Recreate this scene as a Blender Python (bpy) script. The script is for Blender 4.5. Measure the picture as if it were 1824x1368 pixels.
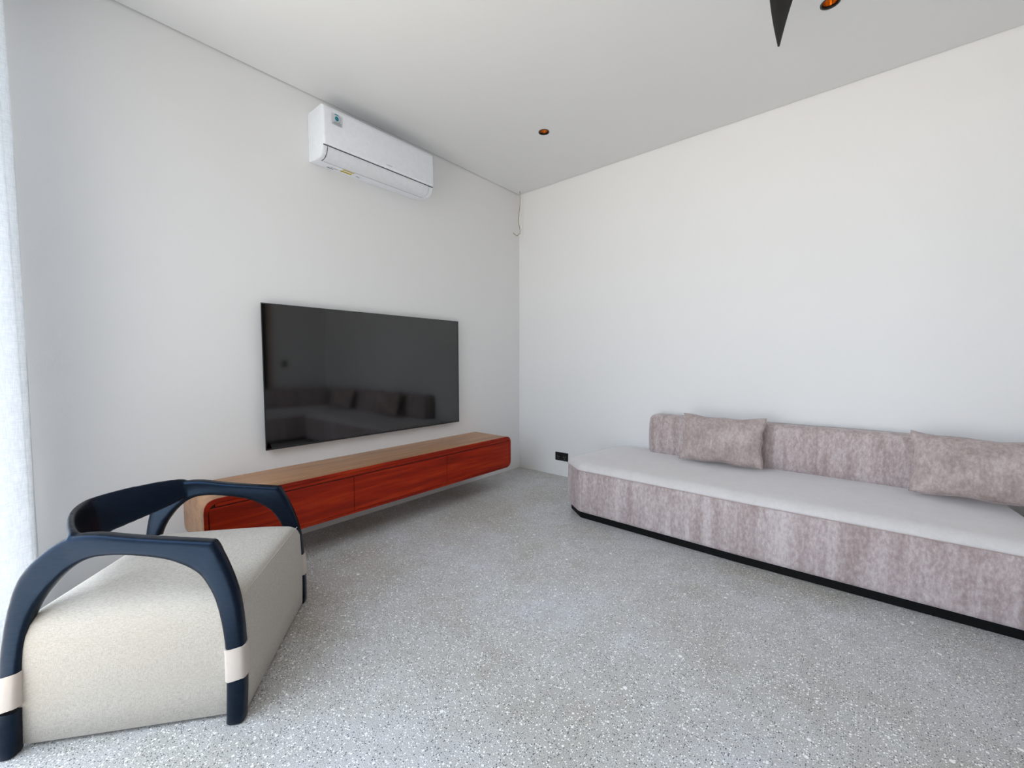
import bpy, bmesh, math, random
from mathutils import Vector, Matrix, noise
random.seed(7)
PI = math.pi
D = bpy.data
for o in list(D.objects): D.objects.remove(o)
sc = bpy.context.scene
C = sc.collection

# ------------------------------------------------------------------ camera
F_PX, YAW, PITCH, ROLL = 735.595, 0.7044611, 0.0553104, -0.0022
CAM = Vector((2.924, -3.568, 1.1946))
d = Vector((-math.sin(YAW)*math.cos(PITCH), math.cos(YAW)*math.cos(PITCH), -math.sin(PITCH)))
r = Vector((math.cos(YAW), math.sin(YAW), 0.0)); u = r.cross(d)
r2 = math.cos(ROLL)*r + math.sin(ROLL)*u; u2 = -math.sin(ROLL)*r + math.cos(ROLL)*u
cd = D.cameras.new('camera'); cam = D.objects.new('camera', cd); C.objects.link(cam)
M4 = Matrix((r2, u2, -d)).transposed().to_4x4(); M4.translation = CAM
cam.matrix_world = M4
cd.sensor_width = 36.0; cd.lens = F_PX/1824*36.0; cd.clip_start = 0.02
sc.camera = cam

# ------------------------------------------------------------------ world, light, exposure
SKY = (0.77, 0.88, 1.0); GROUND = (0.97, 0.93, 0.86)
SKY_S, GROUND_S = 1.12, 1.12
w = D.worlds.new('sky'); sc.world = w; w.use_nodes = True
nt = w.node_tree; nt.nodes.clear()
tc = nt.nodes.new('ShaderNodeTexCoord'); sp = nt.nodes.new('ShaderNodeSeparateXYZ')
rp = nt.nodes.new('ShaderNodeValToRGB'); bg = nt.nodes.new('ShaderNodeBackground'); ow = nt.nodes.new('ShaderNodeOutputWorld')
mr = nt.nodes.new('ShaderNodeMapRange'); mr.inputs[1].default_value = -1; mr.inputs[2].default_value = 1
nt.links.new(tc.outputs['Generated'], sp.inputs[0]); nt.links.new(sp.outputs['Z'], mr.inputs[0]); nt.links.new(mr.outputs[0], rp.inputs[0])
e = rp.color_ramp.elements
e[0].position = 0.48; e[0].color = (*[c*GROUND_S for c in GROUND], 1)
e[1].position = 0.52; e[1].color = (*[c*SKY_S for c in SKY], 1)
nt.links.new(rp.outputs[0], bg.inputs[0]); bg.inputs[1].default_value = 4.4
nt.links.new(bg.outputs[0], ow.inputs[0])
pl = D.lights.new('window_daylight', 'AREA'); pl.shape = 'RECTANGLE'; pl.size = 3.24; pl.size_y = 2.86
po = D.objects.new('window_daylight', pl); C.objects.link(po)
po.location = (1.65, -3.84, 1.44); po.rotation_euler = (PI/2, 0, 0)
pl.cycles.is_portal = True
vs = sc.view_settings; vs.view_transform = 'Standard'; vs.look = 'None'; vs.exposure = 0.0; vs.gamma = 1; vs.use_curve_mapping = False
sc.cycles.max_bounces = 12; sc.cycles.diffuse_bounces = 8

# ------------------------------------------------------------------ material helpers
class NT:
    def __init__(s, name):
        s.m = D.materials.new(name); s.m.use_nodes = True; s.t = s.m.node_tree
        s.b = s.t.nodes['Principled BSDF']
        s.tc = s.n('TexCoord')
    def n(s, kind): return s.t.nodes.new('ShaderNode'+kind)
    def l(s, a, b): s.t.links.new(a, b)
    def map(s, scale, rot=(0,0,0)):
        m = s.n('Mapping'); m.inputs['Scale'].default_value = scale; m.inputs['Rotation'].default_value = rot
        s.l(s.tc.outputs['Object'], m.inputs[0]); return m.outputs[0]
    def noise(s, scale, vec=None, detail=3, rough=.5, dist=0):
        n = s.n('TexNoise'); n.inputs['Scale'].default_value = scale; n.inputs['Detail'].default_value = detail
        n.inputs['Roughness'].default_value = rough; n.inputs['Distortion'].default_value = dist
        s.l(vec if vec is not None else s.tc.outputs['Object'], n.inputs['Vector']); return n.outputs['Fac']
    def ramp(s, fac, stops, interp='LINEAR'):
        r = s.n('ValToRGB'); r.color_ramp.interpolation = interp; el = r.color_ramp.elements
        while len(el) < len(stops): el.new(.5)
        for e_, (p_, c_) in zip(el, stops):
            e_.position = p_; e_.color = (*c_, 1) if hasattr(c_, '__len__') else (c_, c_, c_, 1)
        s.l(fac, r.inputs[0]); return r.outputs[0]
    def mix(s, fac, a, b, mode='MIX'):
        m = s.n('Mix'); m.data_type = 'RGBA'; m.blend_type = mode
        for v, i in ((fac, 0), (a, 6), (b, 7)):
            if hasattr(v, 'links'): s.l(v, m.inputs[i])
            elif i == 0: m.inputs[0].default_value = v
            else: m.inputs[i].default_value = (*v, 1) if len(v) == 3 else v
        return m.outputs[2]
    def bump(s, h, strength=.3, dist=.002):
        b = s.n('Bump'); b.inputs['Strength'].default_value = strength; b.inputs['Distance'].default_value = dist
        s.l(h, b.inputs['Height']); s.l(b.outputs[0], s.b.inputs['Normal'])
    def set(s, **k):
        for a, v in k.items():
            i = s.b.inputs[a.replace('_', ' ')]
            if hasattr(v, 'links'): s.l(v, i)
            elif hasattr(v, '__len__'): i.default_value = (*v, 1) if len(v) == 3 else v
            else: i.default_value = v
        return s.m

def plain(name, col, rough=.5, **k):
    n = NT(name)
    v = n.noise(35, detail=2)
    c = n.mix(v, tuple(x*.94 for x in col), tuple(min(1, x*1.06) for x in col))
    return n.set(Base_Color=c, Roughness=rough, **k)

def mat_wall(name, col):
    n = NT(name); v = n.noise(1.1, detail=3); f = n.noise(260, detail=2)
    n.bump(f, .25, .0015)
    return n.set(Base_Color=n.mix(v, tuple(c*.98 for c in col), tuple(c*1.015 for c in col)), Roughness=.75)
M_WALL = mat_wall('wall_paint', (.80, .80, .80))
M_CEIL = mat_wall('ceiling_paint', (.74, .745, .745))
M_OUT = plain('light_blocker_dark', (.16, .155, .14), .85)
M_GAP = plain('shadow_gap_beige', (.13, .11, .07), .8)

def mat_floor():
    n = NT('polished_aggregate_concrete')
    base = n.ramp(n.noise(1.3, detail=5, rough=.6, dist=.4), [(.32, (.42, .395, .335)), (.5, (.54, .535, .53)), (.7, (.62, .63, .68))])
    med = n.noise(9, detail=4, rough=.65)
    base = n.mix(n.ramp(med, [(.35, 0), (.7, .45)]), base, (.34, .315, .27))
    grain = n.noise(330, detail=2, rough=.6)
    base = n.mix(n.ramp(grain, [(.36, .75), (.5, 0)]), base, (.13, .13, .135))
    base = n.mix(n.ramp(grain, [(.54, 0), (.68, .8)]), base, (.74, .74, .74))
    def chips(scale, lo, col, base, size):
        v = n.n('TexVoronoi'); v.inputs['Scale'].default_value = scale
        n.l(n.tc.outputs['Object'], v.inputs['Vector'])
        s_ = n.n('SeparateColor'); n.l(v.outputs['Color'], s_.inputs[0])
        a = n.ramp(s_.outputs[0], [(lo, 0), (min(.999, lo+.005), 1)])
        b = n.ramp(v.outputs['Distance'], [(size*.8, 1), (size, 0)])
        return n.mix(n.mix(1.0, a, b, 'MULTIPLY'), base, col)
    base = chips(150, .72, (.88, .88, .86), base, .42)
    base = chips(170, .78, (.06, .065, .08), base, .40)
    base = chips(75, .93, (.86, .85, .82), base, .36)
    base = chips(30, .985, (.9, .89, .86), base, .25)
    n.bump(grain, .08, .0006)
    ro = n.ramp(n.noise(3, detail=4), [(.3, .34), (.7, .48)])
    return n.set(Base_Color=base, Roughness=ro, Specular_IOR_Level=.5)
M_FLOOR = mat_floor()

def mat_chenille(name, dark, mid, light, streak=(14, 14, 1.2), contrast=1.0, sheen=.35):
    n = NT(name)
    a = n.noise(1.0, n.map(streak), detail=4, rough=.6)
    b = n.noise(1.0, n.map((70, 70, 34)), detail=4, rough=.7)
    f = n.noise(1.0, n.map((420, 420, 160)), detail=1)
    m_ = n.n('Math'); m_.operation = 'MULTIPLY_ADD'; n.l(a, m_.inputs[0]); m_.inputs[1].default_value = .5*contrast
    m2 = n.n('Math'); m2.operation = 'MULTIPLY_ADD'; n.l(b, m2.inputs[0]); m2.inputs[1].default_value = .5*contrast; m2.inputs[2].default_value = .5-.5*contrast
    n.l(m2.outputs[0], m_.inputs[2])
    c = n.ramp(m_.outputs[0], [(.38, dark), (.5, mid), (.62, light)])
    c = n.mix(n.ramp(f, [(.3, .22), (.6, 0)]), c, dark)
    n.bump(f, .35, .0015)
    return n.set(Base_Color=c, Roughness=.85, Sheen_Weight=sheen, Sheen_Roughness=.4, Sheen_Tint=(.95, .93, .95), Specular_IOR_Level=.2)
M_CHEN = mat_chenille('taupe_chenille', (.32, .25, .24), (.45, .375, .368), (.60, .535, .535))
M_SEAT = mat_chenille('toplit_seat_chenille', (.58, .545, .54), (.62, .59, .585), (.66, .63, .63), contrast=.6, sheen=.6)  # same taupe fabric, paler: overhead light on the seat put into the colour
M_PILL = mat_chenille('pillow_chenille', (.31, .245, .23), (.42, .345, .33), (.53, .46, .45), streak=(9, 9, 7))
M_PIPE = plain('seam_thread', (.46, .35, .33), .8)
M_BLACKP = plain('black_plinth', (.003, .003, .003), .6, Specular_IOR_Level=.15)

def mat_wood(name, a, b, c_, rough=.4, coat=.1, spec=.5):
    n = NT(name)
    g = n.noise(1.0, n.map((16, 1.5, 26)), detail=5, rough=.6, dist=.6)
    f = n.noise(1.0, n.map((160, 8, 260)), detail=3)
    c = n.ramp(g, [(.3, a), (.5, b), (.7, c_)])
    c = n.mix(n.ramp(f, [(.3, .35), (.55, 0)]), c, a)
    n.bump(f, .08, .0006)
    return n.set(Base_Color=c, Roughness=rough, Coat_Weight=coat, Coat_Roughness=.25, Specular_IOR_Level=spec)
M_RED = mat_wood('red_mahogany_veneer', (.17, .008, .001), (.34, .016, .001), (.48, .042, .004), .45, .0, .22)
M_BROWN = mat_wood('casing_wood_with_reflection', (.27, .13, .06), (.40, .21, .105), (.47, .25, .12), .42, .1)  # paler brown puts the white walls' reflection into the casing colour
M_GROOVE = plain('groove_dark_red', (.035, .006, .003), .7)  # very dark red for the panel seen in the door joints

def mat_linen():
    n = NT('cream_linen')
    a = n.noise(1.0, n.map((900, 900, 110)), detail=2); b = n.noise(1.0, n.map((110, 110, 900)), detail=2); s_ = n.noise(5, detail=3)
    w_ = n.mix(.5, a, b)
    c = n.ramp(w_, [(.36, (.35, .32, .27)), (.5, (.46, .425, .38)), (.64, (.54, .505, .46))])
    c = n.mix(n.ramp(s_, [(.45, 0), (.75, .25)]), c, (.47, .40, .33))
    n.bump(w_, .35, .0012)
    return n.set(Base_Color=c, Roughness=.85, Sheen_Weight=.2, Specular_IOR_Level=.25)
M_LINEN = mat_linen()
M_STRAP = plain('cream_strap_cloth', (.54, .475, .43), .85)
def mat_ebony():
    n = NT('blackened_wood'); g = n.noise(1.0, n.map((30, 30, 200)), detail=3)
    n.bump(g, .10, .001)
    return n.set(Base_Color=n.ramp(g, [(.3, (.002, .002, .003)), (.7, (.005, .006, .010))]), Roughness=.32, Specular_IOR_Level=.36, Specular_Tint=(.30, .55, 1.0))  # blue of the reflected sky put into the specular tint
M_EBONY = mat_ebony()
def mat_curtain():
    n = NT('sheer_linen_curtain')
    a = n.noise(1.0, n.map((40, 40, 500)), detail=3); b = n.noise(1.0, n.map((500, 500, 30)), detail=2)
    c = n.ramp(n.mix(.5, a, b), [(.4, (.80, .83, .86)), (.6, (.95, .96, .98))])
    t = n.n('BsdfTranslucent'); n.l(c, t.inputs[0]); mx = n.n('MixShader'); mx.inputs[0].default_value = .55
    n.set(Base_Color=c, Roughness=.9, Specular_IOR_Level=.1)
    out = n.t.nodes['Material Output']
    n.l(n.b.outputs[0], mx.inputs[1]); n.l(t.outputs[0], mx.inputs[2]); n.l(mx.outputs[0], out.inputs[0])
    return n.m
M_CURT = mat_curtain()
def mat_screen():
    n = NT('black_glass_screen'); g = n.noise(2.2, detail=1)
    n.bump(g, .06, .01)
    return n.set(Base_Color=(.0015, .0015, .0015), Roughness=.06, IOR=1.75)
M_SCREEN = mat_screen()
M_BEZEL = plain('dark_bezel', (.012, .013, .016), .3)
M_PLASTIC = plain('white_gloss_plastic', (.80, .83, .88), .28)
M_PLASTIC2 = plain('white_satin_plastic', (.72, .74, .78), .4)
M_LINE = plain('dark_gap_line', (.05, .06, .07), .6)
M_TEAL = plain('teal_print', (.02, .35, .48), .5)
M_YEL = plain('yellow_print', (.80, .66, .0), .5)
M_PAPER = plain('white_label_paper', (.86, .88, .9), .5)
M_GREYP = plain('grey_print', (.25, .27, .3), .6)
M_RED2 = plain('red_print', (.75, .02, .06), .5)
M_BLACK = plain('black_plastic', (.008, .008, .008), .35)
M_GOLD = plain('amber_reflector', (.95, .52, .16), .22, Metallic=1.0)
M_LENS = plain('frosted_lens', (.8, .78, .75), .4)
M_WIRE = plain('cream_wire', (.30, .25, .12), .5)
M_FAN = plain('dark_fan_blade', (.009, .008, .007), .5, Specular_IOR_Level=.25)
M_DARKDOOR = plain('doorway_darkness', (.012, .010, .009), .5)  # near-black: darkness of the room beyond put into the door colour
M_JAMB = plain('jamb_paint', (.62, .50, .42), .6)
M_ALU = plain('dark_window_metal', (.03, .03, .033), .4)
M_GLASS = NT('clear_glass').set(Base_Color=(1, 1, 1), Roughness=.0, Transmission_Weight=1.0, IOR=1.02)

# ------------------------------------------------------------------ geometry helpers
def obj(name, bm, mat, parent=None, smooth=True, bevel=0, seg=2, angle=35):
    me = D.meshes.new(name); bmesh.ops.recalc_face_normals(bm, faces=bm.faces[:]); bm.to_mesh(me); bm.free()
    o = D.objects.new(name, me); C.objects.link(o)
    for m in (mat if isinstance(mat, (list, tuple)) else [mat]): me.materials.append(m)
    if parent: o.parent = parent
    if bevel:
        b = o.modifiers.new('b', 'BEVEL'); b.width = bevel; b.segments = seg; b.limit_method = 'ANGLE'; b.angle_limit = math.radians(40)
    if smooth:
        for p in me.polygons: p.use_smooth = True
        me.set_sharp_from_angle(angle=math.radians(angle)) if not bevel else None
        if bevel:
            wn = o.modifiers.new('w', 'WEIGHTED_NORMAL'); wn.keep_sharp = True
    return o
def thing(name, label, cat, loc, rotz=0, group=None):
    o = D.objects.new(name, None); C.objects.link(o); o.location = loc; o.rotation_euler = (0, 0, rotz)
    o.empty_display_size = .1; return tag(o, label, cat, group)
def tag(o, label, cat, group=None):
    o['label'] = label; o['category'] = cat
    if group: o['group'] = group
    return o
def struct(o): o['kind'] = 'structure'; return o
def box(bm, x0, x1, y0, y1, z0, z1):
    vs_ = [bm.verts.new(v) for v in [(x0,y0,z0),(x1,y0,z0),(x1,y1,z0),(x0,y1,z0),(x0,y0,z1),(x1,y0,z1),(x1,y1,z1),(x0,y1,z1)]]
    for f in [(0,3,2,1),(4,5,6,7),(0,1,5,4),(1,2,6,5),(2,3,7,6),(3,0,4,7)]: bm.faces.new([vs_[i] for i in f])
def bx(*a):
    bm = bmesh.new(); box(bm, *a); return bm
def loft(bm, rings, cap=True, closed=True):
    vr = [[bm.verts.new(p) for p in ring] for ring in rings]; n = len(rings[0])
    for a, b in zip(vr, vr[1:]):
        for i in range(n if closed else n-1):
            j = (i+1) % n; bm.faces.new((a[i], a[j], b[j], b[i]))
    if cap: bm.faces.new(vr[0][::-1]); bm.faces.new(vr[-1])
    return vr
def round_poly(pts, rad, n=6, step=None, sub=None):
    out = []; N = len(pts); ends = []
    for i in range(N):
        p0, p1, p2 = Vector(pts[i-1]), Vector(pts[i]), Vector(pts[(i+1) % N]); r_ = rad[i] if hasattr(rad, '__len__') else rad
        a = (p0-p1); b = (p2-p1); la, lb = a.length, b.length; a.normalize(); b.normalize()
        if r_ <= 0: out.append(p1); continue
        ang = a.angle(b); t = min(r_/math.tan(ang/2), la*.48, lb*.48)
        s_, e_ = p1+a*t, p1+b*t
        for k in range(n+1):
            q = k/n; out.append((1-q)**2*s_ + 2*q*(1-q)*p1 + q*q*e_)
        ends.append(len(out)-1)
    if sub:
        res = []
        for i, p in enumerate(out):
            q = out[(i+1) % len(out)]; m = sub if i in ends else 1
            for k in range(m): res.append(p.lerp(q, k/m))
        out = res
    if step:
        res = []
        for i, p in enumerate(out):
            q = out[(i+1) % len(out)]; m = max(1, int((q-p).length/step))
            for k in range(m): res.append(p.lerp(q, k/m))
        out = res
    return out
def offset_poly(P, dist):
    n = len(P); out = []
    area = sum(P[i].x*P[(i+1)%n].y-P[(i+1)%n].x*P[i].y for i in range(n)); sg = 1 if area > 0 else -1
    for i in range(n):
        t = (P[(i+1) % n]-P[i-1]); t.normalize(); out.append(P[i]+Vector((-t.y, t.x))*dist*sg)
    return out
def tube(bm, pts, rad, n=8):
    rings = []; P = [Vector(p) for p in pts]; up = Vector((0.13, .29, .95)).normalized()
    for i, p in enumerate(P):
        t = (P[min(i+1, len(P)-1)]-P[max(i-1, 0)]).normalized(); a = t.cross(up)
        if a.length < .05: a = t.cross(Vector((1, 0, 0)))
        a.normalize(); b = t.cross(a)
        rr = rad[i] if hasattr(rad, '__len__') else rad
        rings.append([p+(a*math.cos(2*PI*k/n)+b*math.sin(2*PI*k/n))*rr for k in range(n)])
    loft(bm, rings)
def catmull(pts, m=8):
    P = [Vector(p) for p in pts]; P = [2*P[0]-P[1]]+P+[2*P[-1]-P[-2]]; out = []
    for i in range(1, len(P)-2):
        for k in range(m):
            t = k/m; a, b, c, d_ = P[i-1], P[i], P[i+1], P[i+2]
            out.append(.5*((2*b)+(c-a)*t+(2*a-5*b+4*c-d_)*t*t+(3*b-a-3*c+d_)*t**3))
    out.append(P[-2]); return out
def cyl(bm, c, r_, z0, z1, n=32):
    loft(bm, [[(c[0]+r_*math.cos(2*PI*k/n), c[1]+r_*math.sin(2*PI*k/n), z) for k in range(n)] for z in (z0, z1)])

# ------------------------------------------------------------------ room shell
W, Y0, H = 4.70, -3.85, 3.0
floor_bm = bx(-.2, W+.2, Y0-.15, .2, -.12, 0); struct(obj('floor', floor_bm, M_FLOOR, smooth=False))
struct(obj('wall_left', bx(-.2, 0, Y0-.15, .2, 0, H+.05), M_WALL, smooth=False))
struct(obj('wall_back', bx(0, W+.2, 0, .2, 0, H+.05), M_WALL, smooth=False))
# right wall with a doorway
bm = bmesh.new(); box(bm, W, W+.2, -.90, 0, 0, H+.05); box(bm, W, W+.2, Y0-.15, -1.85, 0, H+.05); box(bm, W, W+.2, -1.85, -.90, 2.35, H+.05)
struct(obj('wall_right', bm, M_WALL, smooth=False))
dr = struct(obj('door_1', bx(W+.10, W+.14, -1.815, -.935, .01, 2.315), M_DARKDOOR, bevel=.002))
bm = bmesh.new(); tube(bm, catmull([(W+.10, -1.0, 1.02), (W+.05, -1.0, 1.02), (W+.045, -1.02, 1.02), (W+.045, -1.12, 1.02)], 5), .009, 10)
obj('door_handle', bm, M_ALU, dr)
bm = bmesh.new(); box(bm, W-.012, W+.19, -.935, -.88, 0, 2.37); box(bm, W-.012, W+.19, -1.87, -1.815, 0, 2.37); box(bm, W-.012, W+.19, -1.815, -.935, 2.315, 2.37)
struct(obj('trim_2', bm, M_JAMB, bevel=.003))
WO = 3.30
# window wall: header, and an unseen right pier added to cut side light
bm = bmesh.new(); box(bm, -.0, W, Y0-.15, Y0, 2.90, H+.05)
box(bm, WO, W, Y0-.15, Y0, 0, 2.90)
struct(obj('wall_front', bm, M_WALL, smooth=False))
wn = struct(D.objects.new('window_1', None)); C.objects.link(wn); wn.location = (W/2, Y0-.07, 0)
def wbox(name, x0, x1, y0, y1, z0, z1, mat=M_ALU):
    return obj(name, bx(x0-W/2, x1-W/2, y0, y1, z0, z1), mat, wn, bevel=.002)
wbox('jamb', .0, .04, -.06, .06, 0, 2.9); wbox('jamb', WO-.04, WO, -.06, .06, 0, 2.9)
wbox('head', 0.04, WO-.04, -.06, .06, 2.86, 2.9); wbox('sill_track', .04, WO-.04, -.06, .06, 0, .015)
def sash(x0, x1, y):
    bm = bmesh.new(); t = .05
    for a in ((x0, x0+t, .015, 2.86), (x1-t, x1, .015, 2.86), (x0+t, x1-t, .015, .015+t), (x0+t, x1-t, 2.86-t, 2.86)):
        box(bm, a[0]-W/2, a[1]-W/2, y-.02, y+.02, a[2], a[3])
    s_ = obj('sash', bm, M_ALU, wn, bevel=.002)
    g = obj('pane', bx(x0+t-W/2, x1-t-W/2, y-.004, y+.004, .015+t, 2.86-t), M_GLASS, s_, smooth=False)
sash(2.32, 3.26, -.025)

# unseen dark wall added outside to keep oblique light off the television wall
struct(obj('wall_light_blocker', bx(WO+.1, WO+.3, Y0-5.0, Y0-.15, 0, H+.3), M_OUT, smooth=False))

# ceiling with two round cut-outs and a thin shadow gap along the walls
LIGHTS = [(.940, -.838), (2.735, -.853)]
cu = D.curves.new('c', 'CURVE'); cu.dimensions = '2D'; cu.fill_mode = 'BOTH'; cu.extrude = .006
def spl(pts):
    s_ = cu.splines.new('POLY'); s_.points.add(len(pts)-1); s_.use_cyclic_u = True
    for q, p in zip(s_.points, pts): q.co = (p[0], p[1], 0, 1)
spl([(.0085, Y0), (W-.0085, Y0), (W-.0085, -.0055), (.0085, -.0055)])
for lx, ly in LIGHTS: spl([(lx+.0415*math.cos(2*PI*k/48), ly+.0415*math.sin(2*PI*k/48)) for k in range(48)])
co = D.objects.new('c', cu); C.objects.link(co); dg = bpy.context.evaluated_depsgraph_get(); dg.update()
me = D.meshes.new_from_object(co.evaluated_get(dg)); D.objects.remove(co)
for p in me.polygons: p.use_smooth = False
me.materials.clear(); me.materials.append(M_CEIL)
ce = D.objects.new('ceiling', me); ce.location = (0, 0, H+.006); C.objects.link(ce); struct(ce)
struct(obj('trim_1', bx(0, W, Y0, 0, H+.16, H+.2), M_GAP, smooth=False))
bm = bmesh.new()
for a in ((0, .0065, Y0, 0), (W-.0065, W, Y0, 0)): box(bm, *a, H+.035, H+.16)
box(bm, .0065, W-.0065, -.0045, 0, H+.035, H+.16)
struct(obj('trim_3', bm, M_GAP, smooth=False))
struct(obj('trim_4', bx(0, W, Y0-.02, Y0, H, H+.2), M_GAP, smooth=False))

for i, (lx, ly) in enumerate(LIGHTS):
    t = thing('recessed_downlight', ['small black-rimmed amber downlight in ceiling near the room corner', 'black-rimmed amber downlight in ceiling beside the fan blade'][i], 'downlight', (lx, ly, H), 0, 'recessed ceiling downlights')
    n = 40
    def ring(r_, z): return [(r_*math.cos(2*PI*k/n), r_*math.sin(2*PI*k/n), z) for k in range(n)]
    bm = bmesh.new(); loft(bm, [ring(.0345, .004), ring(.0355, -.0015), ring(.043, -.002), ring(.0432, .0), ring(.0412, .0), ring(.0412, .012), ring(.0345, .012), ring(.0345, .004)], cap=False)
    obj('trim_ring', bm, M_BLACK, t)
    bm = bmesh.new(); loft(bm, [ring(.0355, .004), ring(.034, .015), ring(.030, .035), ring(.024, .055), ring(.0245, .056), ring(.0305, .036), ring(.0345, .016), ring(.0362, .004), ring(.0355, .004)], cap=False)
    obj('reflector', bm, M_GOLD, t)
    bm = bmesh.new(); loft(bm, [ring(.0238, .050), ring(.0238, .07)])
    obj('lens', bm, M_LENS, t)
    bm = bmesh.new(); loft(bm, [ring(.0405, .013), ring(.0405, .10), ring(.02, .11)], cap=False); obj('housing', bm, M_BLACK, t)

# ------------------------------------------------------------------ curtain
def curtain(x0, x1, label, ph=0.0, yc=-3.645):
    t = thing('curtain', label, 'curtain', ((x0+x1)/2, yc, 0), 0, None)
    bm = bmesh.new(); nx, nz = 220, 30; rows = []
    for k in range(nz+1):
        z = .012+(2.955-.012)*k/nz; row = []
        for i in range(nx+1):
            s_ = i/nx; x = x0+(x1-x0)*s_
            amp = .078*(1-.10*k/nz)+.006*math.sin(7*s_+z)
            a = 2*PI*(x-x0)/.105+ph
            y = amp*math.sin(a)+.006*math.sin(3*a+z*1.3)
            row.append(bm.verts.new((x+.012*math.sin(2*a)-(x0+x1)/2, y, z)))
        rows.append(row)
    for a_, b_ in zip(rows, rows[1:]):
        for i in range(nx): bm.faces.new((a_[i], a_[i+1], b_[i+1], b_[i]))
    o = obj('curtain_cloth', bm, M_CURT, t, angle=80)
    sl = o.modifiers.new('s', 'SOLIDIFY'); sl.thickness = .0012
    bm = bmesh.new(); box(bm, (x0-x1)/2, (x1-x0)/2, -.012, .012, 2.962, 2.999)
    obj('curtain_track', bm, M_PLASTIC2, t, bevel=.002)
curtain(.012, .52, 'pale sheer curtain bunched at the left edge beside the television wall', 0.6)
curtain(3.28, 3.80, 'pale sheer curtain bunched at the right end of the window')

# ------------------------------------------------------------------ floating console
cy0, cy1, cz0, cz1, cxd = -3.02, -.64, .203, .493, .42
t = thing('media_console', 'long red-brown wooden media console floating on the wall under the television', 'console', (0, (cy0+cy1)/2, cz0))
cw = (cy1-cy0)/2; ch = cz1-cz0
def rr(hw, z0, z1, rad, n=8): return [(p.x, p.y) for p in round_poly([(-hw, z0), (hw, z0), (hw, z1), (-hw, z1)], rad, n)]
outer = rr(cw, 0, ch, .066, 8)
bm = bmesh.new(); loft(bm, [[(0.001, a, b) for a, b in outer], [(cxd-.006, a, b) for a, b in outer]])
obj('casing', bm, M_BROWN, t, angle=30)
inner = rr(cw-.018, .017, ch-.020, .062, 8)
outs = rr(cw-.0015, .0015, ch-.0015, .065, 8)
bm = bmesh.new(); loft(bm, [[(cxd-.008, a, b) for a, b in outer], [(cxd-.001, a, b) for a, b in outer], [(cxd, a, b) for a, b in outs], [(cxd, a, b) for a, b in inner], [(cxd-.008, a, b) for a, b in inner]], cap=False)
obj('front_frame', bm, M_RED, t, angle=30)
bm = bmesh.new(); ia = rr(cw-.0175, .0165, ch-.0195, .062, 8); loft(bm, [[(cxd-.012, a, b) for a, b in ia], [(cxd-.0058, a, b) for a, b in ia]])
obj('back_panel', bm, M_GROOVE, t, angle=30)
# slim rail over the doors, then three doors side by side
bm = bmesh.new(); box(bm, cxd-.0058, cxd-.002, -cw+.050, cw-.045, ch-.042, ch-.022); obj('top_rail', bm, M_RED, t, bevel=.001)
dz0, dz1 = .0185, ch-.048
L_ = [(-cw+.0225, -cw+.0225+.782), (-cw+.0225+.785, -cw+.0225+1.572), (-cw+.0225+1.575, cw-.0225)]
for k, (a, b) in enumerate(L_):
    rad = [.052 if k == 0 else 0.002, .052 if k == 2 else 0.002, 0.002, 0.002]
    P = round_poly([(a, dz0), (b, dz0), (b, dz1), (a, dz1)], rad, 6)
    Pi = offset_poly(P, .0012)
    bm = bmesh.new(); loft(bm, [[(cxd-.0057, q.x, q.y) for q in P], [(cxd+.0008, q.x, q.y) for q in P], [(cxd+.002, q.x, q.y) for q in Pi]])
    obj('door', bm, M_RED, t, angle=30)
bm = bmesh.new(); box(bm, 0.001, .03, -cw+.2, cw-.2, -.0, .0); bm.free()

# ------------------------------------------------------------------ television
ty0, ty1, tz0, tz1 = -2.602, -.954, .629, 1.563
t = thing('television', 'large black flat television mounted on the white wall over the console', 'television', (0, (ty0+ty1)/2, (tz0+tz1)/2))
hw, hh = (ty1-ty0)/2, (tz1-tz0)/2
bm = bmesh.new(); box(bm, .012, .0445, -hw+.012, hw-.012, -hh+.012, hh-.012); obj('back_shell', bm, M_BEZEL, t, bevel=.003)
bm = bmesh.new(); box(bm, .001, .012, -.25, .25, -.2, .2); obj('wall_bracket', bm, M_BLACK, t)
fr = [(-hw, -hh), (hw, -hh), (hw, hh), (-hw, hh)]
fi = [(-hw+.005, -hh+.012), (hw-.005, -hh+.012), (hw-.005, hh-.005), (-hw+.005, hh-.005)]
bm = bmesh.new(); loft(bm, [[(.044, a, b) for a, b in fr], [(.050, a, b) for a, b in fr], [(.050, a, b) for a, b in fi], [(.0475, a, b) for a, b in fi]], cap=False)
obj('bezel', bm, M_BEZEL, t, smooth=False)
bm = bmesh.new(); box(bm, .0442, .0482, -hw+.0052, hw-.0052, -hh+.0122, hh-.0052); obj('screen', bm, M_SCREEN, t, smooth=False)
bm = bmesh.new(); v = [bm.verts.new((.0518, -hw+.004+a, -hh+.008+b)) for a, b in ((.004, 0), (.030, .004), (.026, .018), (.018, .034), (.008, .036), (0, .016))]
bm.faces.new(v); bmesh.ops.solidify(bm, geom=bm.faces[:], thickness=.0006)
s_ = obj('sticker', bm, M_RED2, t, smooth=False); s_['label'] = 'small red sticker in lower left corner'

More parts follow.
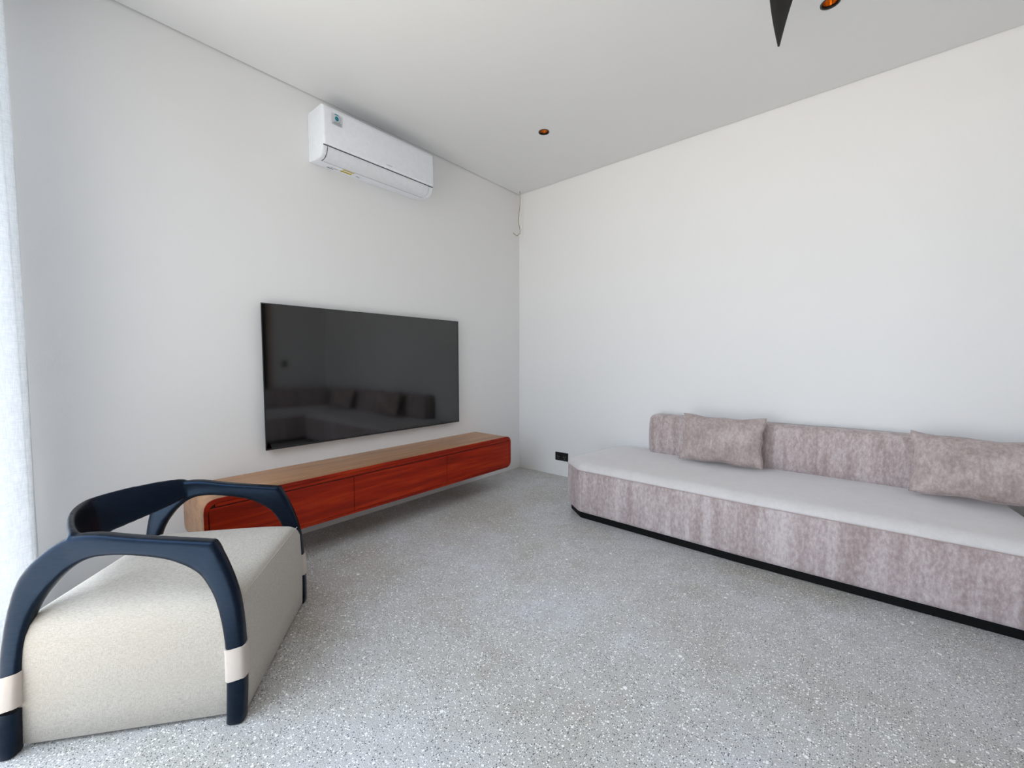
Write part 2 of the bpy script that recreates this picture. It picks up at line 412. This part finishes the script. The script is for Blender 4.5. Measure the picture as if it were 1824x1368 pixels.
# ------------------------------------------------------------------ air conditioner
ay0, ay1 = -2.258, -1.358; ac = (ay0+ay1)/2; ah = (ay1-ay0)/2; AZ = 2.53
t = thing('air_conditioner', 'white split air conditioner high on the wall above the television', 'air conditioner', (0, ac, AZ))
def prof(pts, y0, y1, edge=.012):
    bm = bmesh.new(); c = Vector((sum(p[0] for p in pts)/len(pts), sum(p[1] for p in pts)/len(pts)))
    def R(y, s): return [(max(.0015, c.x+(p[0]-c.x)*s) if p[0] > .002 else .0015, y, c.y+(p[1]-c.y)*s) for p in pts]
    n = 4; rs = []
    for k in range(n+1):
        a = PI/2*k/n; rs.append(R(y0+edge*(1-math.cos(a)), 1-edge*3*(1-math.sin(a))))
    rs2 = [[(q[0], y1-(q[1]-y0), q[2]) for q in rg] for rg in rs][::-1]
    loft(bm, rs+rs2); return bm
body = [(.0, .02), (.09, .005), (.155, .008), (.188, .028), (.205, .065), (.206, .30), (.19, .338), (.0, .342)]
obj('body', prof(body, -ah+.001, ah-.001), M_PLASTIC, t, angle=28)
front = [(.2005, .078), (.2165, .076), (.2215, .081), (.222, .09), (.2195, .30), (.212, .322), (.199, .330)]
bm = bmesh.new(); 
def fr_ring(y, s):
    return [(.206+(p[0]-.206)*s if p[0] > .206 else p[0], y, p[1]) for p in front]
loft(bm, [fr_ring(-ah, .1), fr_ring(-ah+.003, .6), fr_ring(-ah+.008, .88), fr_ring(-ah+.016, 1), fr_ring(ah-.016, 1), fr_ring(ah-.008, .88), fr_ring(ah-.003, .6), fr_ring(ah, .1)])
obj('front_panel', bm, M_PLASTIC, t, angle=40)
bm = bmesh.new(); box(bm, .19, .2085, -ah+.004, ah-.004, .0715, .0775); obj('panel_gap', bm, M_LINE, t)
# louvre flap: slightly proud curved blade with dark joint round it
fp = [(.2065, .070), (.2045, .050), (.194, .028), (.176, .012), (.152, .0045), (.120, .0025)]
def flap(off, y0, y1, z):
    bm = bmesh.new(); rings = []
    for y in (y0, y1):
        a = [(p[0]+off*(.9 if i < 3 else .35), y, p[1]-off*(.1 if i < 2 else .7 if i < 4 else 1)) for i, p in enumerate(fp)]
        b = [(p[0]-.012, y, p[1]+.012) for p in fp[::-1]]
        rings.append(a+b)
    loft(bm, rings); return bm
obj('flap_gap', flap(.0010, -ah+.030, ah-.042, 0), M_LINE, t, angle=28)
obj('louvre_flap', flap(.0026, -ah+.0325, ah-.0445, 0), M_PLASTIC2, t, angle=28)
bm = bmesh.new(); box(bm, .128, .1295, -ah+.04, ah-.05, -.0008, .003); obj('flap_crease', bm, M_GREYP, t)
# stickers
def patch(name, mat, pts, parent, th=.0005):
    bm = bmesh.new(); bm.faces.new([bm.verts.new(p) for p in pts]); bmesh.ops.solidify(bm, geom=bm.faces[:], thickness=th)
    return obj(name, bm, mat, parent, smooth=False)
sx = .2232
lb = patch('energy_label', M_PAPER, [(sx-.0002, -ah+.052, .215), (sx-.0002, -ah+.128, .215), (sx-.0016, -ah+.128, .292), (sx-.0016, -ah+.052, .292)], t)
lb['label'] = 'small white efficiency sticker with teal disc'
n = 24
patch('print_disc', M_TEAL, [(sx-.0005+.0008-(z-.262)*.009, -ah+.090+.013*math.cos(2*PI*k/n), z) for k in range(n) for z in [.262+.015*math.sin(2*PI*k/n)]], lb)
patch('print_banner', M_TEAL, [(sx-.0008, -ah+.074, .284), (sx-.0008, -ah+.106, .284), (sx-.0009, -ah+.100, .291), (sx-.0009, -ah+.080, .291)], lb)
bm = bmesh.new()
for k in range(3): box(bm, sx+.0002, sx+.0006, -ah+.058+.006*k, -ah+.122, .222+.007*k, .2245+.007*k)
o = obj('print_lines', bm, M_GREYP, lb, smooth=False)
bm = bmesh.new()
for k in range(11):
    a0, a1 = PI*(-.42+.075*k), PI*(-.42+.075*(k+1))
    for q in ((a0, a1),):
        vs_ = [bm.verts.new((sx+.0004, -ah+.090+rr_*math.cos(a), .262+rr_*math.sin(a)*1.1)) for a, rr_ in ((q[0], .023), (q[1], .023), (q[1], .0245), (q[0], .0245))]
        bm.faces.new(vs_)
obj('print_arc', bm, M_GREYP, lb, smooth=False)
def under(name, mat, x0, x1, y0, y1):
    # underside slopes from (.0,.02) to (.09,.005) to (.12,.0065)
    zz = lambda x: (.02-.015*x/.09 if x < .09 else .005) - .0016
    return patch(name, mat, [(x0, y0, zz(x0)), (x0, y1, zz(x0)), (x1, y1, zz(x1)), (x1, y0, zz(x1))], t)
yl = under('yellow_label', M_YEL, .054, .112, .187-ah, .272-ah); yl['label'] = 'small yellow warning label on the underside'
for k, (a, b, c_, e_) in enumerate([(.036, .046, .103, .150), (.070, .078, .118, .126), (.058, .064, .148, .172), (.068, .074, .136, .146), (.062, .074, .305, .318), (.058, .068, .320, .338)]):
    under('small_print', M_GREYP if k else M_LINE, a, b, c_-ah, e_-ah)
bm = bmesh.new(); box(bm, .2218, .2224, .01, .060, .098, .101); obj('logo_mark', bm, M_GREYP, t, smooth=False)['label'] = 'faint grey wordmark'

# ------------------------------------------------------------------ outlet and switch
t = thing('wall_outlet', 'black double power outlet low on the back wall beside the sofa', 'outlet', (.570, 0, .204))
bm = bmesh.new(); box(bm, -.078, .078, -.009, -.0005, -.043, .043); obj('cover_plate', bm, M_BLACK, t, bevel=.003)
for sx_ in (-.038, .038):
    n = 28
    bm = bmesh.new(); loft(bm, [[(sx_+r_*math.cos(2*PI*k/n), y, r_*math.sin(2*PI*k/n)) for k in range(n)] for r_, y in ((.024, -.0091), (.0235, -.0115), (.020, -.0115), (.0195, -.0092))])
    s_ = obj('socket', bm, M_BLACK, t)
    bm = bmesh.new()
    for a in (-.0095, .0095):
        loft(bm, [[(sx_+a+.0025*math.cos(2*PI*k/12), y, -.0+.0025*math.sin(2*PI*k/12)) for k in range(12)] for y in (-.0093, -.0100)])
    loft(bm, [[(sx_+.0022*math.cos(2*PI*k/12), y, -.020+.0022*math.sin(2*PI*k/12)) for k in range(12)] for y in (-.0116, -.0124)])
    obj('contact_pin', bm, M_PLASTIC2, s_)
t = thing('light_switch', 'black light switch on the right wall beside the dark doorway', 'switch', (W, -.70, 1.15))
bm = bmesh.new(); box(bm, -.010, -.0005, -.043, .043, -.06, .06); obj('switch_plate', bm, M_BLACK, t, bevel=.003)
bm = bmesh.new(); box(bm, -.014, -.0095, -.028, .028, -.03, .03); obj('rocker', bm, M_BLACK, t, bevel=.002)

# ------------------------------------------------------------------ hanging wire in the corner
WX = .072
wp = [(WX, -.077, 3.03), (WX, -.077, 3.0), (WX, -.075, 2.90), (WX, -.078, 2.83), (WX, -.090, 2.77), (WX, -.098, 2.71), (WX, -.094, 2.66), (WX, -.078, 2.61), (WX, -.074, 2.565), (WX, -.082, 2.553), (WX, -.104, 2.545), (WX+.01, -.125, 2.525), (WX+.012, -.150, 2.520), (WX+.008, -.176, 2.530), (WX, -.188, 2.545)]
bm = bmesh.new(); tube(bm, catmull(wp, 6), .0034, 8)
tag(obj('hanging_wire', bm, M_WIRE), 'thin cream wire dangling from the ceiling in the room corner', 'wire')

# ------------------------------------------------------------------ ceiling fan
tip = Vector((2.551, -1.085, 0)); dr_ = Vector((-.205, .979, 0)).normalized(); BL = .70
hub = tip-dr_*BL; FZ = 2.75
t = thing('ceiling_fan', 'dark ceiling fan with tapered blades, its blade tip at the top edge', 'fan', (hub.x, hub.y, FZ), math.atan2(dr_.y, dr_.x))
bm = bmesh.new(); n = 32
loft(bm, [[(r_*math.cos(2*PI*k/n), r_*math.sin(2*PI*k/n), z) for k in range(n)] for r_, z in ((.03, -.045), (.07, -.038), (.085, -.01), (.085, .03), (.06, .055), (.02, .06))]); obj('motor', bm, M_FAN, t)
bm = bmesh.new(); cyl(bm, (0, 0), .012, .058, .215, 16); obj('rod', bm, M_FAN, t)
bm = bmesh.new(); loft(bm, [[(r_*math.cos(2*PI*k/n), r_*math.sin(2*PI*k/n), z) for k in range(n)] for r_, z in ((.02, .19), (.05, .205), (.055, .2495))]); obj('canopy', bm, M_FAN, t)
for kb in range(3):
    bm = bmesh.new(); rings = []
    for k in range(17):
        s_ = k/16; x = .06+(BL-.06)*s_
        wd = min(.072-.03*(1-s_), .005+.128*(BL-x))
        pitch_ = .22*(1-s_*.6); yc = .012*math.sin(PI*s_)
        rg = []
        for a, b in ((-1, 0), (-.8, .5), (-.3, 1), (.3, 1), (.8, .5), (1, 0), (.8, -.5), (.3, -1), (-.3, -1), (-.8, -.5)):
            yy, zz = a*wd, b*.005
            rg.append((x, yc+yy*math.cos(pitch_)-zz*math.sin(pitch_), yy*math.sin(pitch_)+zz*math.cos(pitch_)))
        rings.append(rg)
    loft(bm, rings); bmesh.ops.rotate(bm, verts=bm.verts, cent=(0, 0, 0), matrix=Matrix.Rotation(2*PI*kb/3, 3, 'Z'))
    obj('blade', bm, M_FAN, t, angle=60)

# ------------------------------------------------------------------ sofa
def sofa(plan, rad, label, backs, org):
    t = thing('sofa', label, 'sofa', (org[0], org[1], 0), 0, 'low taupe sofa modules along the back wall')
    O = Vector(org)
    P = [p-O for p in round_poly(plan, rad, 8, step=.05)]
    def ring(off, z): return [(q.x, q.y, z) for q in offset_poly(P, off)]
    bm = bmesh.new(); loft(bm, [ring(.028, 0.001), ring(.028, .060)]); obj('plinth', bm, M_BLACKP, t, angle=50)
    bm = bmesh.new(); loft(bm, [ring(.030, .054), ring(.012, .052), ring(.004, .058), ring(0, .075), ring(-.004, .2), ring(0, .34), ring(.003, .366), ring(.03, .370)])
    obj('upholstered_base', bm, M_CHEN, t, angle=60)
    # seat pad: crowned top built by walking the outline inwards
    bm = bmesh.new(); rings = []
    for off, z in ((.004, .366), (-.002, .374), (.000, .384), (.010, .402), (.026, .416), (.046, .425)): rings.append(ring(off, z))
    last = rings[-1]; xs = [q[0] for q in last]; ys = [q[1] for q in last]
    xm0, xm1 = min(xs)+.42, max(xs)-.42; ym = (min(ys)+max(ys))/2
    if xm0 > xm1: xm0 = xm1 = (min(xs)+max(xs))/2
    for k in range(1, 9):
        q_ = k/9; rg = []
        for x, y, z in last:
            cx_ = min(max(x, xm0), xm1); rg.append((x+(cx_-x)*q_, y+(ym-y)*q_, .425+.016*math.sin(PI/2*q_)+.0015*noise.noise(Vector((x*4, y*4, q_*3)))))
        rings.append(rg)
    loft(bm, rings); bmesh.ops.remove_doubles(bm, verts=bm.verts, dist=.0005)
    obj('seat_pad', bm, M_SEAT, t, angle=60)
    bm = bmesh.new(); pr = offset_poly(P, -.003); pts = [Vector((q.x, q.y, .370)) for q in pr]
    n = len(pts); rg = []
    for i, p_ in enumerate(pts):
        tn = (pts[(i+1) % n]-pts[i-1]).normalized(); a = tn.cross(Vector((0, 0, 1)))
        rg.append([p_+(a*math.cos(2*PI*k/6)+Vector((0, 0, 1))*math.sin(2*PI*k/6))*.0018 for k in range(6)])
    rg.append(rg[0]); loft(bm, rg, cap=False); bmesh.ops.remove_doubles(bm, verts=bm.verts, dist=.0001)
    obj('piping', bm, M_PIPE, t)
    for (bx0, bx1, by0, by1, zt) in backs:
        hl = (bx1-bx0)/2; hd = (by1-by0)/2; cx_, cy_ = (bx0+bx1)/2-O.x, (by0+by1)/2-O.y
        bm = bmesh.new(); rings = []
        def rrect(off, z, lean):
            q = round_poly([(-hl+off, -hd+off), (hl-off, -hd+off), (hl-off, hd-off), (-hl+off, hd-off)], max(.008, .055-off*.6), 7, sub=16)
            out = []
            for v in q:
                wob = .004*math.sin(v.x*5+1) if v.y < 0 else 0
                out.append((cx_+v.x, cy_+v.y+lean+wob, z+.004*math.sin(v.x*4)*(1 if z > .6 else 0)))
            return out
        for off, z, le in ((.02, .418, 0), (.004, .45, 0), (0, .52, 0), (0, .60, .002), (.001, .66, .004), (.006, zt-.035, .006), (.016, zt-.016, .008), (.034, zt-.004, .009), (.055, zt, .01), (.075, zt+.002, .01)):
            rings.append(rrect(off, z, le))
        loft(bm, rings); obj('backrest', bm, M_CHEN, t, angle=60)
    return t
plan1 = [(1.118, -.750), (1.308, -.897), (2.4, -.915), (3.535, -.893), (3.605, -.79), (3.585, -.42), (3.545, -.025), (1.32, -.025), (1.205, -.20)]
sofa(plan1, [.05, .05, 1.5, .08, .08, .3, .16, .22, .3], 'low taupe chenille sofa on black plinth along the back wall', [(1.560, 3.54, -.215, -.03, .745)], (2.38, -.46))
plan2 = [(3.640, -.16), (3.640, -2.35), (3.74, -2.46), (4.50, -2.46), (4.62, -2.36), (4.62, -.06), (3.70, -.06)]
sofa(plan2, [.12, .12, .08, .08, .1, .12, .15], 'taupe chenille chaise module at the right edge, against the right wall', [(4.40, 4.60, -2.1, -.10, .745)], (4.13, -1.25))

# ------------------------------------------------------------------ pillows
def pillow(label, w_, h_, th, loc, rx, rz, seed, tilt=0):
    t = thing('throw_pillow', label, 'pillow', loc, rz, 'chenille pillows leaning on the sofa backrest')
    nx, ny = 48, 34; bm = bmesh.new(); rot = Matrix.Rotation(rx, 3, 'X') @ Matrix.Rotation(tilt, 3, 'Y')
    def P(u_, v_, side):
        au, av = abs(u_), abs(v_)
        x = u_*w_/2*(1-.075*(1-v_*v_)); z = v_*h_/2*(1-(.13 if v_ > 0 else .06)*(1-u_*u_)**.9)
        tt = th/2*(max(0, 1-au**2.6)*max(0, 1-av**2.4))**.52
        wr = 0
        edge = max(0, (au-.72)/.28)*(1-au**8)
        wr += .006*edge*math.sin(v_*15+seed+math.copysign(1.1, u_))
        wr += .005*noise.noise(Vector((u_*2.2+seed, v_*1.8, side*2+seed)))*(1-au**4)*(1-av**4)
        wr += .0035*max(0, (av-.6)/.4)*(1-av**6)*math.sin(u_*11+seed*2)
        p = Vector((x+.004*math.sin(v_*9+seed)*au**6, side*(tt+wr*(tt > .002)), z+.004*math.sin(u_*8+seed)*av**6))
        return rot @ p
    for side in (-1, 1):
        g = [[bm.verts.new(P(-math.cos(PI*i/nx)*.5*1.0*2*.5+(-1+2*i/nx)*.5, (-math.cos(PI*j/ny)*.5+(-1+2*j/ny)*.5), side)) for i in range(nx+1)] for j in range(ny+1)]
        for a, b in zip(g, g[1:]):
            for i in range(nx): bm.faces.new((a[i], a[i+1], b[i+1], b[i]) if side < 0 else (a[i+1], a[i], b[i], b[i+1]))
    bmesh.ops.remove_doubles(bm, verts=bm.verts, dist=.0006)
    obj('pillow_cover', bm, M_PILL, t, angle=70)
    per = [P(-1+2*k/30, -1, 0) for k in range(30)]+[P(1, -1+2*k/22, 0) for k in range(22)]+[P(1-2*k/30, 1, 0) for k in range(30)]+[P(-1, 1-2*k/22, 0) for k in range(22)]
    bm = bmesh.new(); tube(bm, per+[per[0]], .0022, 6); obj('edge_seam', bm, M_PILL, t)
    return t
pillow('taupe pillow seen whole, near the left end of the long sofa', .545, .350, .15, (2.162, -.345, .628), -.30, .03, 1.3, 0.0)
pillow('taupe pillow cut by the right edge, at the right end of the sofa', .60, .345, .16, (3.440, -.355, .627), -.32, -.05, 4.1, .0)

# ------------------------------------------------------------------ armchair
ang = math.atan2(.785, .62)
t = thing('armchair', 'cream linen armchair with curved black wooden arms, in the lower left corner', 'armchair', (.91, -3.185, 0), ang)
# local x = forward, local y = left
st = [((.330, .0), (.276, .0)), ((.334, .10), (.278, .10)), ((.334, .20), (.277, .20)), ((.332, .26), (.273, .26)), ((.325, .35), (.262, .335)), ((.311, .43), (.243, .412)), ((.286, .51), (.217, .466)), ((.258, .575), (.192, .500)), ((.2435, .601), (.172, .516)), ((.232, .6035), (.150, .530)),
      ((.17, .612), (.105, .552)), ((.09, .623), (.045, .568)), ((.0, .637), (-.02, .579)), ((-.08, .652), (-.075, .581)), ((-.145, .653), (-.115, .574)), ((-.197, .631), (-.158, .551)), ((-.243, .594), (-.203, .508)), ((-.288, .540), (-.243, .448)), ((-.314, .455), (-.268, .385)), ((-.331, .34), (-.281, .30)), ((-.339, .22), (-.287, .21)), ((-.343, .10), (-.292, .10)), ((-.347, .0), (-.298, .0))]
LEG = .165
def arch_ring(o_, i_, side, clampz=None):
    o_, i_ = Vector(o_), Vector(i_); c = (o_+i_)/2; hx = (o_-i_)/2; zc = c.y
    lc = .345-.045*min(1, max(0, zc)/.60)**1.2; hl = .026-.003*min(1, zc/.6)
    k_ = max(0, (zc-.45)/.15); out = []
    n = 16
    for q in range(n):
        a = 2*PI*q/n; ca, sa = math.cos(a), math.sin(a); e_ = .55 if k_ < .5 else .42
        px = math.copysign(abs(ca)**e_, ca); py = math.copysign(abs(sa)**e_, sa)
        # outer face bulges, arm top stays flat
        p = c+hx*px; out.append((p.x, side*lc+py*hl, p.y))
    return out
bm = bmesh.new()
def fine(sts):
    O_ = catmull([(a[0][0], a[0][1], 0) for a in sts], 3); I_ = catmull([(a[1][0], a[1][1], 0) for a in sts], 3)
    return [((a.x, a.y), (b.x, b.y)) for a, b in zip(O_, I_)]
full = fine(st)
for side in (-1, 1):
    up = [s_ for s_ in full if (s_[0][1]+s_[1][1])/2 > LEG-.02]
    loft(bm, [arch_ring(a, b, side) for a, b in up])
# back rail
NR = 40; rings = []
for k in range(NR+1):
    q = -1+2*k/NR; y = .300*math.sin(q*PI/2*.98)
    f = -.310+.175*(abs(y)/.312)**1.6
    e_ = abs(q)
    zt = .680-.026*e_**2.2; zb = .525+.075*e_**1.6
    th = .013+.009*e_**4
    nrm = Vector((-math.cos(q*PI/2*.62), math.sin(q*PI/2*.62)))
    rg = []
    for i in range(14):
        a = 2*PI*i/14; ca, sa = math.cos(a), math.sin(a)
        dz = math.copysign(abs(sa)**.7, sa); dn = math.copysign(abs(ca)**.7, ca)*th
        zz = (zt+zb)/2+(zt-zb)/2*dz; lean = .010*dz
        rg.append((f+nrm.x*(dn+lean), y+nrm.y*(dn+lean), zz))
    rings.append(rg)
loft(bm, rings)
fo = obj('frame', bm, M_EBONY, t, angle=180)
rm = fo.modifiers.new('r', 'REMESH'); rm.mode = 'VOXEL'; rm.voxel_size = .0042; rm.use_smooth_shade = True
sm = fo.modifiers.new('s', 'SMOOTH'); sm.factor = .5; sm.iterations = 8
for end in (0, 1):
    half = full[:len(full)//2] if end == 0 else full[len(full)//2:]
    lowz = [s_ for s_ in half if (s_[0][1]+s_[1][1])/2 < LEG+.005]
    for side in (-1, 1):
        bm = bmesh.new(); rgs = [arch_ring(a, b, side) for a, b in (lowz if end == 0 else lowz[::-1])]
        zlo = rgs[0]; cc_ = (sum(p[0] for p in zlo)/16, sum(p[1] for p in zlo)/16)
        foot = [(cc_[0]+(p[0]-cc_[0])*.86, cc_[1]+(p[1]-cc_[1])*.86, .0005) for p in zlo]
        rgs[0] = [(p[0], p[1], .006) for p in zlo]
        loft(bm, [foot]+rgs); obj('leg', bm, M_EBONY, t, angle=50)
        # cloth strap wrapped round the leg
        sel = [s_ for s_ in half if .135 < (s_[0][1]+s_[1][1])/2 < .262]
        bm = bmesh.new(); rgs = []
        zc = [(s_[0][1]+s_[1][1])/2 for s_ in sel]
        for kz in range(9):
            z = .148+(.252-.148)*kz/8
            # interpolate station
            cand = sorted(half, key=lambda s_: abs((s_[0][1]+s_[1][1])/2-z))[:2]
            a, b = cand; za, zb_ = (a[0][1]+a[1][1])/2, (b[0][1]+b[1][1])/2; w_ = 0 if abs(zb_-za) < 1e-6 else (z-za)/(zb_-za)
            o_ = (a[0][0]+(b[0][0]-a[0][0])*w_, z); i_ = (a[1][0]+(b[1][0]-a[1][0])*w_, z)
            rg = arch_ring(o_, i_, side); cx_ = sum(p[0] for p in rg)/16; cy_ = sum(p[1] for p in rg)/16
            g = 1.11+.01*math.sin(kz*1.7)
            rgs.append([(cx_+(p[0]-cx_)*g, cy_+(p[1]-cy_)*(g+.03), p[2]+.004*math.sin(3*(p[0]-cx_)/.03)) for p in rg])
        loft(bm, rgs); obj('strap', bm, M_STRAP, t, angle=60)
# upholstered seat block
def sq(x0, x1, yh, rad, z): return [(p.x, p.y, z(p.x, p.y) if callable(z) else z) for p in round_poly([(x0, -yh), (x1, -yh), (x1, yh), (x0, yh)], rad, 6, sub=14)]
bm = bmesh.new()
def bz(off):
    return off
rings = []
prof_ = [(.020, .010), (.006, .010), (.0, .016), (-.002, .10), (-.003, .22), (-.001, .32), (.003, .355), (.012, .385), (.028, .405), (.05, .418), (.08, .426)]
for off, z in prof_:
    fo_ = off*.35 if z > .3 else off       # front edge is crisper than sides and back
    rings.append(sq(-.318+off*1.25, .324-fo_, .332-off, max(.012, .030), z))
last = rings[-1]
for k in range(1, 7):
    q = k/7; rings.append([(x*(1-q)+0*q, y*(1-q), .426+.012*math.sin(PI/2*q)+(.010*q)*(0)) for x, y, z in last])
for i in range(7, len(rings)):                       # front edge a bit lower towards the far side, gentle sag
    rings[i] = [(x, y, z-.014*max(0, x/.324)**4) for x, y, z in rings[i]]
loft(bm, rings); bmesh.ops.remove_doubles(bm, verts=bm.verts, dist=.0004)
obj('seat_cushion', bm, M_LINEN, t, angle=60)
bm = bmesh.new(); tube(bm, catmull([(.312, y, .4065-.010) for y in (-.30, -.2, 0, .2, .30)], 8), .0022, 6)
obj('seam', bm, M_LINEN, t)
bm = bmesh.new(); box(bm, -.26, .28, -.27, .27, .0, .0105); obj('base_board', bm, M_BLACK, t)
